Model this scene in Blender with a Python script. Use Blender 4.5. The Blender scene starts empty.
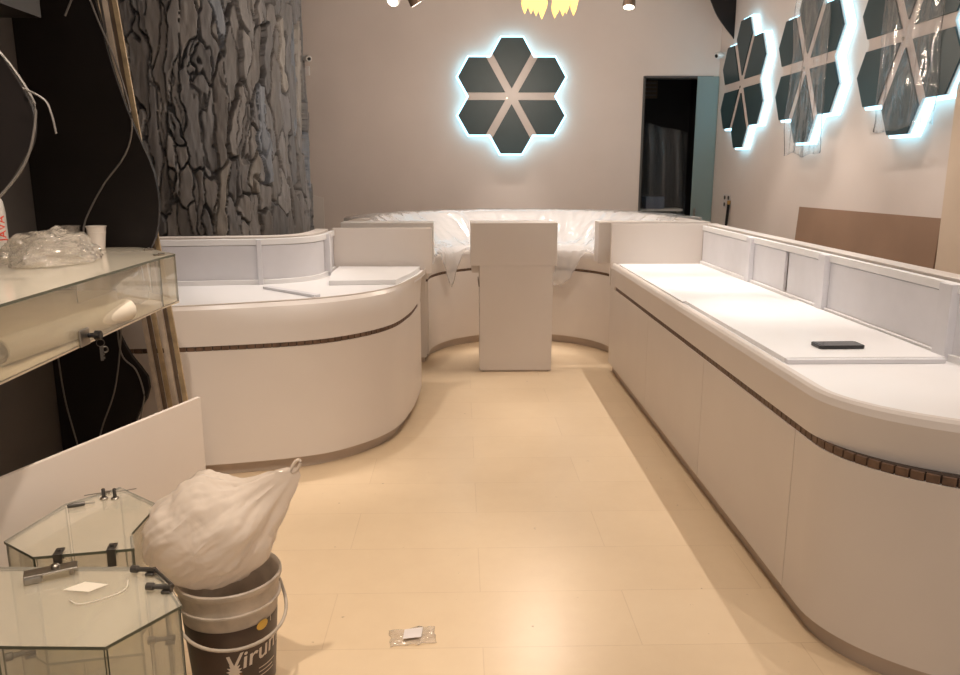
import bpy, bmesh, math, random
import numpy as np
from mathutils import Vector, Matrix, noise as mnoise
random.seed(7)
C = bpy.context.scene.collection
PI = math.pi
CEIL = 3.7
XR, YB, XL = 2.72, 8.5, -1.97

# ------------------------------------------------------------------ materials
def new_mat(name):
    m = bpy.data.materials.new(name); m.use_nodes = True
    nt = m.node_tree
    for n in list(nt.nodes): nt.nodes.remove(n)
    out = nt.nodes.new('ShaderNodeOutputMaterial')
    return m, nt, out

def mat(name, col, rough=0.5, metal=0.0, var=0.06, scale=6.0, bump=0.0, spec=0.5, col2=None, stretch=None, detail=4, coat=0.0):
    m, nt, out = new_mat(name)
    b = nt.nodes.new('ShaderNodeBsdfPrincipled')
    tc = nt.nodes.new('ShaderNodeTexCoord')
    mp = nt.nodes.new('ShaderNodeMapping')
    if stretch: mp.inputs['Scale'].default_value = stretch
    nz = nt.nodes.new('ShaderNodeTexNoise'); nz.inputs['Scale'].default_value = scale; nz.inputs['Detail'].default_value = detail
    mx = nt.nodes.new('ShaderNodeMix'); mx.data_type = 'RGBA'
    c2 = col2 or tuple(max(0, c * (1 - var * 2)) for c in col)
    mx.inputs[6].default_value = (*c2, 1); mx.inputs[7].default_value = (*col, 1)
    rp = nt.nodes.new('ShaderNodeMapRange'); rp.inputs[1].default_value = .35; rp.inputs[2].default_value = .65
    L = nt.links.new
    L(tc.outputs['Object'], mp.inputs[0]); L(mp.outputs[0], nz.inputs['Vector'])
    L(nz.outputs[0], rp.inputs[0]); L(rp.outputs[0], mx.inputs[0])
    L(mx.outputs[2], b.inputs['Base Color'])
    b.inputs['Roughness'].default_value = rough; b.inputs['Metallic'].default_value = metal
    b.inputs['Specular IOR Level'].default_value = spec
    b.inputs['Coat Weight'].default_value = coat
    if bump:
        bp = nt.nodes.new('ShaderNodeBump'); bp.inputs['Strength'].default_value = bump; bp.inputs['Distance'].default_value = .01
        L(nz.outputs[0], bp.inputs['Height']); L(bp.outputs[0], b.inputs['Normal'])
    L(b.outputs[0], out.inputs[0])
    return m

def emit(name, col, s):
    m, nt, out = new_mat(name)
    e = nt.nodes.new('ShaderNodeEmission'); e.inputs[0].default_value = (*col, 1); e.inputs[1].default_value = s
    nt.links.new(e.outputs[0], out.inputs[0]); return m

def film(name, col=(1, 1, 1), body=.25, gloss=.25, rough=.12, tint=(1, 1, 1), bump=.4, scale=25, transl=.5):
    """thin plastic or glass: transparent + a little milky body + sheen"""
    m, nt, out = new_mat(name); N = nt.nodes.new; L = nt.links.new
    tr = N('ShaderNodeBsdfTransparent'); tr.inputs[0].default_value = (*tint, 1)
    df = N('ShaderNodeBsdfDiffuse'); df.inputs[0].default_value = (*col, 1)
    tl = N('ShaderNodeBsdfTranslucent'); tl.inputs[0].default_value = (*col, 1)
    gl = N('ShaderNodeBsdfGlossy'); gl.inputs['Roughness'].default_value = rough
    m0 = N('ShaderNodeMixShader'); m0.inputs[0].default_value = transl
    m1 = N('ShaderNodeMixShader'); m1.inputs[0].default_value = body
    m2 = N('ShaderNodeMixShader')
    fr = N('ShaderNodeLayerWeight'); fr.inputs['Blend'].default_value = .5
    pw = N('ShaderNodeMath'); pw.operation = 'POWER'; pw.inputs[1].default_value = 4
    ad = N('ShaderNodeMath'); ad.operation = 'MULTIPLY_ADD'; ad.inputs[1].default_value = .9; ad.inputs[2].default_value = gloss
    ad.use_clamp = True
    L(df.outputs[0], m0.inputs[1]); L(tl.outputs[0], m0.inputs[2])
    L(tr.outputs[0], m1.inputs[1]); L(m0.outputs[0], m1.inputs[2])
    L(fr.outputs['Facing'], pw.inputs[0]); L(pw.outputs[0], ad.inputs[0]); L(ad.outputs[0], m2.inputs[0])
    L(m1.outputs[0], m2.inputs[1]); L(gl.outputs[0], m2.inputs[2])
    tc = N('ShaderNodeTexCoord'); nz = N('ShaderNodeTexNoise'); nz.inputs['Scale'].default_value = scale
    bp = N('ShaderNodeBump'); bp.inputs['Strength'].default_value = bump; bp.inputs['Distance'].default_value = .01
    L(tc.outputs['Object'], nz.inputs['Vector']); L(nz.outputs[0], bp.inputs['Height'])
    for s in (df, tl, gl, fr): L(bp.outputs[0], s.inputs['Normal'])
    L(m2.outputs[0], out.inputs[0]); return m

def floor_mat():
    m, nt, out = new_mat('cream_marble_tiles'); N = nt.nodes.new; L = nt.links.new
    b = N('ShaderNodeBsdfPrincipled'); tc = N('ShaderNodeTexCoord')
    mp = N('ShaderNodeMapping'); mp.inputs['Location'].default_value = (.48, .13, 0)
    br = N('ShaderNodeTexBrick'); br.offset = .5
    br.inputs['Scale'].default_value = 1; br.inputs['Brick Width'].default_value = 1.1; br.inputs['Row Height'].default_value = .36
    br.inputs['Mortar Size'].default_value = .0022; br.inputs['Mortar Smooth'].default_value = .5; br.inputs['Bias'].default_value = 0
    br.inputs['Color1'].default_value = (.66, .505, .335, 1); br.inputs['Color2'].default_value = (.69, .535, .36, 1)
    br.inputs['Mortar'].default_value = (.57, .42, .27, 1)
    nz = N('ShaderNodeTexNoise'); nz.inputs['Scale'].default_value = 7; nz.inputs['Detail'].default_value = 8; nz.inputs['Roughness'].default_value = .7
    nz.inputs['Distortion'].default_value = .15
    rp = N('ShaderNodeMapRange'); rp.inputs[1].default_value = .28; rp.inputs[2].default_value = .78
    mx = N('ShaderNodeMix'); mx.data_type = 'RGBA'; mx.blend_type = 'MIX'; mx.inputs[7].default_value = (.76, .61, .42, 1)
    sc = N('ShaderNodeMath'); sc.operation = 'MULTIPLY'; sc.inputs[1].default_value = .45
    L(tc.outputs['Object'], mp.inputs[0]); L(mp.outputs[0], br.inputs['Vector']); L(tc.outputs['Object'], nz.inputs['Vector'])
    L(nz.outputs[0], rp.inputs[0]); L(rp.outputs[0], sc.inputs[0]); L(sc.outputs[0], mx.inputs[0]); L(br.outputs[0], mx.inputs[6])
    # specks of grit and scuffs
    n2 = N('ShaderNodeTexNoise'); n2.inputs['Scale'].default_value = 26; n2.inputs['Detail'].default_value = 3
    r2 = N('ShaderNodeMapRange'); r2.inputs[1].default_value = .73; r2.inputs[2].default_value = .78
    m3 = N('ShaderNodeMix'); m3.data_type = 'RGBA'; m3.inputs[7].default_value = (.38, .27, .17, 1)
    L(tc.outputs['Object'], n2.inputs['Vector']); L(n2.outputs[0], r2.inputs[0]); L(r2.outputs[0], m3.inputs[0]); L(mx.outputs[2], m3.inputs[6])
    L(m3.outputs[2], b.inputs['Base Color'])
    n3 = N('ShaderNodeTexNoise'); n3.inputs['Scale'].default_value = 9; n3.inputs['Detail'].default_value = 2
    r3 = N('ShaderNodeMapRange'); r3.inputs[3].default_value = .27; r3.inputs[4].default_value = .30
    L(tc.outputs['Object'], n3.inputs['Vector']); L(n3.outputs[0], r3.inputs[0]); L(r3.outputs[0], b.inputs['Roughness'])
    b.inputs['Specular IOR Level'].default_value = .45
    L(b.outputs[0], out.inputs[0]); return m

def bark_mat():
    m, nt, out = new_mat('grey_bark'); N = nt.nodes.new; L = nt.links.new
    b = N('ShaderNodeBsdfPrincipled'); b.inputs['Roughness'].default_value = .55
    at = N('ShaderNodeAttribute'); at.attribute_name = 'plate_tint'
    tc = N('ShaderNodeTexCoord'); mp = N('ShaderNodeMapping'); mp.inputs['Scale'].default_value = (1, 1, .22)
    nz = N('ShaderNodeTexNoise'); nz.inputs['Scale'].default_value = 26; nz.inputs['Detail'].default_value = 6
    mx = N('ShaderNodeMix'); mx.data_type = 'RGBA'; mx.blend_type = 'MULTIPLY'; mx.inputs[0].default_value = .5
    cr = N('ShaderNodeValToRGB'); cr.color_ramp.elements[0].position = .3; cr.color_ramp.elements[0].color = (.45, .45, .45, 1)
    cr.color_ramp.elements[1].position = .65
    bp = N('ShaderNodeBump'); bp.inputs['Strength'].default_value = .5; bp.inputs['Distance'].default_value = .012
    L(tc.outputs['Object'], mp.inputs[0]); L(mp.outputs[0], nz.inputs['Vector']); L(nz.outputs[0], cr.inputs[0])
    L(at.outputs['Color'], mx.inputs[6]); L(cr.outputs[0], mx.inputs[7]); L(mx.outputs[2], b.inputs['Base Color'])
    L(nz.outputs[0], bp.inputs['Height']); L(bp.outputs[0], b.inputs['Normal'])
    L(b.outputs[0], out.inputs[0]); return m

M = dict(
    wall=mat('warm_grey_paint', (.70, .615, .565), .75, var=.02, scale=2),
    ceiling=mat('ceiling_paint', (.55, .52, .50), .9, var=.02),
    dark=mat('charcoal_paint', (.085, .076, .072), .5, var=.08, scale=3),
    black=mat('black_laminate', (.0135, .0105, .010), .45, var=.1, spec=.25),
    floor=floor_mat(),
    white=mat('white_laminate', (.70, .635, .585), .38, var=.015, scale=3),
    deck=mat('white_deck_board', (.86, .85, .85), .42, var=.01, scale=3),
    lilac=mat('white_lining_board', (.74, .73, .76), .5, var=.03, scale=5),
    toe=mat('grey_beige_plinth', (.56, .46, .385), .45, var=.05),
    strip=mat('brown_wood_slats', (.17, .098, .062), .5, var=.2, scale=30),
    stripdk=mat('dark_groove_board', (.045, .028, .02), .6),
    petal=mat('dark_green_acrylic', (.018, .046, .055), .42, var=.06),
    plate=mat('pale_grey_acrylic', (.62, .55, .52), .35, var=.02),
    led=emit('led_light', (.40, .80, 1.0), 3.5),
    glass=film('clear_glass', (.88, .83, .72), .17, .04, .03, (.97, .965, .93), 0.0, transl=.2),  # cream body stands in for reflections of the bright shop
    glassdustglare=film('dusty_glare_glass', (.92, .86, .74), .72, .05, .10, (.96, .955, .91), 0.03, 6, transl=.25),  # pale body paints a white reflection into the pane along with dust
    glassedge=mat('glass_edge', (.10, .105, .075), .25, var=.1),
    glasstop=film('slightly_dusty_glass', (.92, .87, .76), .27, .05, .08, (.97, .965, .93), 0.02, 6, transl=.25),
    tealglass=film('teal_frosted_glass', (.50, .60, .59), .58, .02, .3, (.55, .72, .72), .05, transl=.4),
    film=film('clear_plastic_film', (.97, .95, .94), .34, .07, .16, (1, 1, 1), .6, 18),
    thinfilm=film('thin_clear_film', (.9, .92, .95), .05, .02, .14, (1, 1, 1), .5, 18),
    creamboard=mat('cream_backing_board', (.80, .71, .58), .6),
    wrap=film('crinkled_clear_wrap', (.95, .90, .84), .20, .08, .12, (.98, .97, .95), .8, 30),
    bag=film('milky_carrier_bag', (.86, .78, .70), .86, .0, .28, (1, .97, .93), .5, 14, transl=.45),
    steel=mat('brushed_steel', (.36, .33, .29), .35, 1.0, var=.1, scale=40),
    darksteel=mat('dark_steel', (.11, .10, .09), .4, .8, var=.1, scale=40),
    cardboard=mat('brown_board', (.30, .185, .12), .7, var=.05, scale=3),
    pilaster=mat('warm_beige_paint', (.66, .53, .41), .7, var=.02),
    bark=bark_mat(),
    bucket=mat('dirty_white_plastic', (.53, .45, .37), .45, var=.15, scale=14),
    label=mat('dark_brown_label', (.030, .018, .015), .4, var=.3, scale=7, col2=(.055, .03, .022)),
    labelimg=mat('amber_print', (.30, .12, .035), .4, var=.3, scale=12),
    yellow=mat('yellow_print', (.72, .44, .06), .4),
    lettering=mat('cream_print', (.62, .54, .46), .5),
    cup=mat('white_cup_plastic', (.66, .60, .55), .4, var=.03),
    cupclear=film('clear_cup_plastic', (.7, .65, .6), .25, .06, .12, (.9, .88, .86), .1),
    paper=mat('off_white_paper', (.70, .64, .54), .7, var=.04),
    red=mat('red_print', (.66, .055, .03), .4),
    bottle=mat('white_bottle_plastic', (.55, .53, .50), .35, var=.03),
    cable=mat('grey_cable', (.17, .155, .145), .5),
    gold=mat('pale_gold_trim', (.55, .42, .26), .4, .2, var=.15, scale=20),
    cream=mat('cream_trim', (.62, .53, .44), .5, var=.1, scale=20),
    browntrim=mat('brown_trim', (.17, .12, .085), .5, var=.15, scale=20),
    phone=mat('black_phone', (.018, .018, .02), .25),
    screen=mat('phone_screen', (.045, .05, .055), .08),
    camwhite=mat('camera_white', (.72, .69, .66), .4),
    lens=mat('lens_black', (.01, .01, .012), .1),
    bulb=emit('warm_crystal_glow', (1.0, .60, .15), 2.3),
    lamp=emit('spot_lens_glow', (1.0, .86, .70), 6.0),
    lampbody=mat('bronze_lamp_body', (.16, .115, .085), .4, .5),
    brass=mat('brass', (.65, .42, .16), .3, 1.0),
    blue=mat('blue_grey_plastic', (.10, .13, .20), .5),
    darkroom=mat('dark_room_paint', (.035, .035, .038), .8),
    tape=mat('white_label_paper', (.74, .68, .66), .6),
)

# ------------------------------------------------------------------ mesh builder
class MB:
    def __init__(s): s.v = []; s.f = []; s.mi = []
    def add(s, vs, fs, mi=0):
        o = len(s.v); s.v += [tuple(p) for p in vs]
        s.f += [tuple(i + o for i in q) for q in fs]
        s.mi += (mi if isinstance(mi, list) else [mi] * len(fs)); return s
    def box(s, x0, x1, y0, y1, z0, z1, mi=0):
        return s.add([(x0,y0,z0),(x1,y0,z0),(x1,y1,z0),(x0,y1,z0),(x0,y0,z1),(x1,y0,z1),(x1,y1,z1),(x0,y1,z1)],
                     [(3,2,1,0),(4,5,6,7),(0,1,5,4),(1,2,6,5),(2,3,7,6),(3,0,4,7)], mi)
    def prism(s, pts, z0, z1, cap=0, side=0):
        n = len(pts)
        return s.add([(x, y, z0) for x, y in pts] + [(x, y, z1) for x, y in pts],
                     [tuple(range(n))[::-1], tuple(range(n, 2*n))] + [(i, (i+1) % n, (i+1) % n + n, i+n) for i in range(n)],
                     [cap, cap] + [side] * n)
    def plate(s, pts, o, d, mi=0, side=None):
        """planar outline of 3-D points thickened by vector d"""
        n = len(pts); d = Vector(d)
        P = [Vector(p) for p in pts]
        return s.add([tuple(p) for p in P] + [tuple(p + d) for p in P],
                     [tuple(range(n)), tuple(range(n, 2*n))[::-1]] + [((i+1) % n, i, i+n, (i+1) % n + n) for i in range(n)],
                     [mi, mi] + [mi if side is None else side] * n)
    def wall(s, a, b, z0, z1, t, mi=0, side=1):
        """vertical pane from a to b with thickness t"""
        a = Vector(a).to_2d(); b = Vector(b).to_2d(); d = (b - a).normalized(); n = Vector((-d.y, d.x)) * (t / 2)
        p = [a + n, a - n, b - n, b + n]
        vs = [(q.x, q.y, z0) for q in p] + [(q.x, q.y, z1) for q in p]
        return s.add(vs, [(3,2,1,0),(4,5,6,7),(0,1,5,4),(1,2,6,5),(2,3,7,6),(3,0,4,7)], [side, side, side, mi, side, mi])
    def tube(s, pts, r, n=8, cap=True, mi=0):
        P = [Vector(p) for p in pts]; k = len(P); vs = []; fs = []
        up = Vector((0, 0, 1))
        for i, p in enumerate(P):
            t = (P[min(i+1, k-1)] - P[max(i-1, 0)]).normalized()
            a = t.cross(up)
            if a.length < 1e-3: a = t.cross(Vector((0, 1, 0)))
            a.normalize(); b = t.cross(a)
            rr = r[i] if isinstance(r, (list, tuple)) else r
            for j in range(n):
                th = 2 * PI * j / n; vs.append(tuple(p + a * math.cos(th) * rr + b * math.sin(th) * rr))
        for i in range(k - 1):
            for j in range(n): fs.append((i*n+j, i*n+(j+1) % n, (i+1)*n+(j+1) % n, (i+1)*n+j))
        if cap: fs += [tuple(range(n))[::-1], tuple(range((k-1)*n, k*n))]
        return s.add(vs, fs, mi)
    def lathe(s, c, prof, n=32, mi=0, a0=0, a1=2*PI):
        full = abs(a1 - a0 - 2*PI) < 1e-4; m = n if full else n + 1
        vs = []; fs = []
        for r, z in prof:
            for j in range(m):
                th = a0 + (a1 - a0) * j / n; vs.append((c[0] + r*math.cos(th), c[1] + r*math.sin(th), c[2] + z))
        for i in range(len(prof) - 1):
            for j in range(n):
                k = (j + 1) % m; fs.append((i*m+j, i*m+k, (i+1)*m+k, (i+1)*m+j))
        return s.add(vs, fs, mi)
    def sweep(s, path, prof, closed=True, mi=0):
        """profile of (inward offset, z) along a 2-D path (inward = left of travel)"""
        N = normals(path); m = len(prof); vs = []; fs = []
        for (x, y), (nx, ny) in zip(path, N):
            for o, z in prof: vs.append((x + nx*o, y + ny*o, z))
        k = len(path); q = m if closed else m - 1
        for i in range(k - 1):
            for j in range(q): fs.append((i*m+j, (i+1)*m+j, (i+1)*m+(j+1) % m, i*m+(j+1) % m))
        if closed: fs += [tuple(range(m)), tuple(range((k-1)*m, k*m))[::-1]]
        return s.add(vs, fs, mi)
    def loft(s, rows, mi=0):
        n = len(rows[0]); vs = [p for r in rows for p in r]
        fs = [(i*n+j, i*n+j+1, (i+1)*n+j+1, (i+1)*n+j) for i in range(len(rows)-1) for j in range(n-1)]
        return s.add(vs, fs, mi)
    def grid(s, fn, nu, nv, mi=0):
        return s.loft([[tuple(fn(i/nu, j/nv)) for j in range(nv+1)] for i in range(nu+1)], mi)
    def build(s, name, m, parent=None, smooth=None, bevel=0, solid=0, seg=2):
        me = bpy.data.meshes.new(name); me.from_pydata(s.v, [], s.f)
        for q in (m if isinstance(m, (list, tuple)) else [m]): me.materials.append(q)
        me.polygons.foreach_set('material_index', s.mi)
        bm = bmesh.new(); bm.from_mesh(me); bmesh.ops.recalc_face_normals(bm, faces=bm.faces); bm.to_mesh(me); bm.free()
        if smooth:
            me.polygons.foreach_set('use_smooth', [True] * len(me.polygons)); me.set_sharp_from_angle(angle=math.radians(smooth))
        o = bpy.data.objects.new(name, me); C.objects.link(o)
        if parent: o.parent = parent
        if solid:
            md = o.modifiers.new('thickness', 'SOLIDIFY'); md.thickness = solid; md.offset = 0
        if bevel:
            md = o.modifiers.new('bevel', 'BEVEL'); md.width = bevel; md.segments = seg; md.limit_method = 'ANGLE'; md.angle_limit = .7
        return o

def normals(path):
    out = []; k = len(path)
    for i in range(k):
        ns = []
        for a, b in ((i-1, i), (i, i+1)):
            if a < 0 or b >= k: continue
            dx = path[b][0]-path[a][0]; dy = path[b][1]-path[a][1]; l = math.hypot(dx, dy) or 1
            ns.append((-dy/l, dx/l))
        nx = sum(n[0] for n in ns); ny = sum(n[1] for n in ns); l = math.hypot(nx, ny); nx /= l; ny /= l
        c = nx*ns[0][0] + ny*ns[0][1]; out.append((nx/max(c, .5), ny/max(c, .5)))
    return out

def offset(path, o): return [(x+nx*o, y+ny*o) for (x, y), (nx, ny) in zip(path, normals(path))]

def spline(pts, n=60):
    """smooth curve through the points, evenly spaced"""
    P = [Vector(p) for p in pts]; dense = []
    for i in range(len(P)-1):
        p0 = P[max(i-1, 0)]; p1 = P[i]; p2 = P[i+1]; p3 = P[min(i+2, len(P)-1)]
        for j in range(24):
            t = j/24
            dense.append(.5*((2*p1) + (p2-p0)*t + (2*p0-5*p1+4*p2-p3)*t*t + (3*p1-p0-3*p2+p3)*t**3))
    dense.append(P[-1]); return resample(dense, n)

def resample(P, n):
    P = [Vector(p) for p in P]; d = [0]
    for a, b in zip(P, P[1:]): d.append(d[-1] + (b-a).length)
    out = []; j = 0
    for i in range(n):
        t = d[-1]*i/(n-1)
        while j < len(d)-2 and d[j+1] < t: j += 1
        u = (t-d[j])/max(d[j+1]-d[j], 1e-9); out.append(tuple(P[j].lerp(P[j+1], min(1, max(0, u)))))
    return out

def tag(o, label, cat, group=None):
    o['label'] = label; o['category'] = cat
    if group: o['group'] = group
    return o
def thing(name, label, cat, loc=(0, 0, 0), rotz=0, group=None):
    o = bpy.data.objects.new(name, None); C.objects.link(o); o.location = loc; o.rotation_euler = (0, 0, rotz); o.empty_display_size = .1
    return tag(o, label, cat, group)
def struct(o): o['kind'] = 'structure'; return o
def local(root, p): return (p[0]-root.location.x, p[1]-root.location.y, p[2]-root.location.z)
def shift(mb, root):
    l = root.location; mb.v = [(x-l.x, y-l.y, z-l.z) for x, y, z in mb.v]; return mb
def dup(root, loc, label):
    r = root.copy(); C.objects.link(r); r.location = loc; r['label'] = label
    for ch in list(root.children):
        c = ch.copy(); C.objects.link(c); c.parent = r
        for g in ch.children:
            d = g.copy(); C.objects.link(d); d.parent = c
    return r
def n3(x, y, z=0, s=1.0): return mnoise.noise(Vector((x*s, y*s, z*s)))

# ------------------------------------------------------------------ setting
struct(MB().box(-3.7, XR+.1, -2.5, 10.6, -.12, 0).build('floor', M['floor']))
struct(MB().box(-3.7, XR+.1, -2.5, YB, CEIL, CEIL+.1).build('ceiling', M['ceiling']))
DX0, DX1, DZ = 1.935, 2.66, 2.55
b = MB().box(-3.7, DX0, YB, YB+.12, 0, CEIL).box(DX1, XR+.1, YB, YB+.12, 0, CEIL).box(DX0, DX1, YB, YB+.12, DZ, CEIL)
struct(b.build('wall_back', M['wall']))
struct(MB().box(XR, XR+.1, -2.5, YB, 0, CEIL).build('wall_right', M['wall']))
struct(MB().box(XL-.1, XL, -2.5, 3.79, 0, CEIL).build('wall_left', M['dark']))
struct(MB().box(-3.7, XL-.1, 3.73, 3.79, 0, CEIL).build('wall_left_return', M['dark']))
struct(MB().box(-3.8, -3.7, 3.73, YB, 0, CEIL).build('wall_left_recess', M['wall']))
struct(MB().box(XR-.05, XR, 2.2, 4.31, 0, CEIL).build('trim_1', M['pilaster']))
struct(MB().box(XL, XL+.27, 2.68, 3.42, 2.205, CEIL).build('trim_2', M['black']))
# dark store room behind the opening
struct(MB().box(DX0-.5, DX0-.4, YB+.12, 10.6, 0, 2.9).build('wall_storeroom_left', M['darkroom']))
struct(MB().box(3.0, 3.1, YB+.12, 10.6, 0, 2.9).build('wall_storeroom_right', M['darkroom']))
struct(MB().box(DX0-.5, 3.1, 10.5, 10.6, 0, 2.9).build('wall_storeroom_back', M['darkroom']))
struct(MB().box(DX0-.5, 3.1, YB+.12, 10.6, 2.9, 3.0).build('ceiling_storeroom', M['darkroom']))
fr = MB().box(DX0-.012, DX0+.01, YB-.012, YB+.13, 0, DZ+.01).box(DX0, DX1, YB-.012, YB+.13, DZ-.01, DZ+.012)
struct(fr.build('trim_3', M['dark']))

g = thing('glass_door', 'teal frosted glass door leaf at the right side of the dark doorway', 'door', (2.5, 8.46, 0))
MB().box(-.015, .21, 0, .012, .02, DZ+.005).build('door_leaf', M['tealglass'], g)
MB().box(.01, .03, -.03, .0, .95, 1.2).build('handle', M['steel'], g, bevel=.004)

# hanging plastic in the doorway and what stands behind it
def pl(u, v):
    x = 1.98 + .55*u; z = .02 + 2.1*v - .12*u*v
    return (x, 8.80 + .06*math.sin(u*11 + v*3) + .05*n3(u*3, v*4, 2, 1), z)
tag(MB().grid(pl, 30, 30).build('plastic_sheet', M['thinfilm'], smooth=60, solid=.0012), 'crumpled clear plastic sheet hanging inside the dark doorway', 'plastic sheet')
t = thing('storage_shelf', 'dark shelf with a pale top edge seen low through the doorway', 'shelf', (2.2, 9.1, 0))
MB().box(-.22, .34, -.15, .15, 1.14, 1.165).build('shelf_board', M['camwhite'], t, bevel=.003)
MB().box(-.2, -.16, -.13, .13, 0, 1.14).build('leg', M['dark'], t)
MB().box(.28, .32, -.13, .13, 0, 1.14).build('leg', M['dark'], t)
tag(MB().box(2.12, 2.34, 9.0, 9.2, 1.166, 1.30).build('storage_box', M['blue'], bevel=.01), 'small dark blue box on the shelf in the doorway', 'box')
v = thing('ceiling_vent', 'small grey slatted vent high in the dark doorway', 'vent', (2.42, 10.47, 2.62))
MB().box(-.14, .14, 0, .025, -.11, .11).build('frame', M['lampbody'], v, bevel=.004)
for i in range(4): MB().box(-.12, .12, -.012, .0, -.085+i*.05, -.065+i*.05).build('slat', M['cable'], v)

# ------------------------------------------------------------------ counters
def slat_strip(path, parent, z0, z1, pitch=.042, gap=.006):
    s = MB().sweep(path, [(.016, z0), (.016, z1), (.04, z1), (.04, z0)])
    g_ = s.build('groove_backing', M['stripdk'], parent, smooth=30)
    tot = sum(math.dist(a, b) for a, b in zip(path, path[1:])); n = int(tot/pitch)
    P = resample([(x, y, 0) for x, y in path], n+1); mb = MB()
    for a, b in zip(P, P[1:]):
        d = Vector((b[0]-a[0], b[1]-a[1])); l = d.length; d /= l; nn = Vector((-d.y, d.x))
        p = Vector(a[:2]) + d*gap/2; q = Vector(b[:2]) - d*gap/2
        pts = [p+nn*.004, p+nn*.018, q+nn*.018, q+nn*.004]
        mb.prism([(w.x, w.y) for w in pts], z0+.001, z1-.001)
    o = mb.build('wood_strip', M['strip'], parent); o['label'] = 'brown slatted wood strip'
    return o

def backboard(bp, parent, zt, posts, panels, base=.87, seam=True):
    """board on the staff side: front frame, recessed panels, slot and rear board"""
    MB().sweep(bp, [(0, zt-.048), (0, zt-.012), (.028, zt-.012), (.028, zt-.048)]).build('top_rail', M['deck'], parent, smooth=30, bevel=.002)
    MB().sweep(bp, [(-.006, base-.01), (-.006, base+.028), (.028, base+.028), (.028, base-.01)]).build('bottom_rail', M['deck'], parent, smooth=30, bevel=.002)
    MB().sweep(bp, [(.042, base-.05), (.042, zt), (.13, zt), (.13, base-.05)]).build('rear_board', M['white'], parent, smooth=30, bevel=.003)
    k = len(bp)
    for a, b in panels:
        i0 = int(a*(k-1)); i1 = max(i0+1, int(b*(k-1)))
        MB().sweep(bp[i0:i1+1], [(.010, base), (.010, zt-.053), (.026, zt-.053), (.026, base)]).build('lining_panel', M['lilac'], parent, smooth=30)
    N = normals(bp)
    for f, w in posts:
        i = min(k-1, int(round(f*(k-1)))); p = Vector(bp[i]); n = Vector(N[i]); d = Vector((n.y, -n.x))
        q = [p+d*w/2-n*.022, p-d*w/2-n*.022, p-d*w/2+n*.026, p+d*w/2+n*.026]
        MB().prism([(v_.x, v_.y) for v_ in q], base-.005, zt-.014).build('divider_post', M['lilac'], parent, bevel=.003)

# right-hand long counter ------------------------------------------------
R = thing('display_counter', 'long white display counter along the right wall with rounded near corner', 'display counter', (1.6, 4.0, 0))
def rc(y_end=2.5, a=.82, bb=.56, n=26):
    st = [(1.195, 6.12 - i*(6.12-y_end)/40) for i in range(41)]
    cv = [(1.195+a-a*math.cos(t), y_end-bb*math.sin(t)) for t in [PI/2*(i+1)/n for i in range(n)]]
    return st + cv + [(2.3, y_end-bb), (2.60, y_end-bb)]
rp = rc()
rt = rc(2.55, .82, .55)
MB().sweep(rp, [(.035, 0), (.035, .08), (.07, .08), (.07, 0)]).build('toe_kick', M['toe'], R, smooth=30)
def cut(path, ya, yb):
    return [p for p in path if ya >= p[1] >= yb]
segs = [(6.13, 4.86), (4.86, 3.70), (3.70, 2.63)]
for ya, yb in segs:
    sg = [(1.195, ya-.0015), (1.195, yb+.0015)]
    MB().sweep(sg, [(0, .078), (0, .69), (.035, .69), (.035, .078)]).build('front_panel', M['white'], R, bevel=.0015)
sg = [(1.195, 2.627)] + [p for p in rp if p[1] < 2.6]
MB().sweep(sg, [(0, .078), (0, .69), (.035, .69), (.035, .078)]).build('front_panel', M['white'], R, smooth=30)
slat_strip([p for p in rp if p[1] < 5.98], R, .69, .718)
MB().sweep([(1.195, 6.12), (1.195, 5.97)], [(0, .69), (0, .718), (.035, .718), (.035, .69)]).build('filler', M['white'], R)
MB().sweep(rt, [(0, .718), (-.004, .846), (.004, .868), (.012, .878), (.03, .879), (.03, .874), (.042, .874), (.042, .70), (.03, .70)]).build('fascia', M['white'], R, smooth=18)
bp = [(1.90, 6.12 - i*(6.12-2.95)/60) for i in range(61)] + [(1.90+.42-.42*math.cos(t), 2.95-.42*math.sin(t)) for t in [PI/2*(i+1)/14 for i in range(14)]] + [(2.5, 2.53), (2.62, 2.53)]
inner = offset(rt, .044)
bo = [p for p in offset(bp, .06)]
MB().prism(inner + bo[::-1], .845, .870).build('deck', M['deck'], R)
MB().prism(offset(rp, .05) + offset(bp, .12)[::-1], .05, .70).build('carcass', M['white'], R)
# loose lids lying on the deck, each a board of its own
lid = [(6.08, 5.13, .0035), (5.125, 4.28, .006), (4.275, 3.462, .012), (3.455, 2.905, .014)]
for i, (ya, yb, hgt) in enumerate(lid):
    x0 = 1.252 if i > 1 else 1.24
    MB().box(x0, 1.885, yb, ya, .8702, .8702+hgt+.006).build('deck_lid', M['deck'], R, bevel=.0015)
MB().box(1.255, 1.87, 2.875, 2.905, .8702, .8875).build('lid_edge_strip', M['lilac'], R, bevel=.002)
L_ = 3.17/ (3.17+.66+.3)
K = len(bp)-1
def fy(y): return (6.12-y)/(6.12-2.95)*60/K
backboard(bp, R, 1.185, [(fy(5.08), .075), (fy(4.02), .08), (fy(2.94), .08)],
          [(0, fy(5.08)), (fy(5.08), fy(4.50)), (fy(4.47), fy(4.02)), (fy(4.02), fy(2.95)), (fy(2.93), 1)])
MB().box(1.23, 2.03, 6.122, 6.162, .05, .70).build('end_panel', M['white'], R, bevel=.002)
MB().box(1.185, 2.03, 6.122, 6.165, .702, 1.187).build('end_panel', M['white'], R, bevel=.002)
shiftables = [o for o in R.children]
for o in shiftables: o.data.transform(Matrix.Translation(-R.location))

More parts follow.
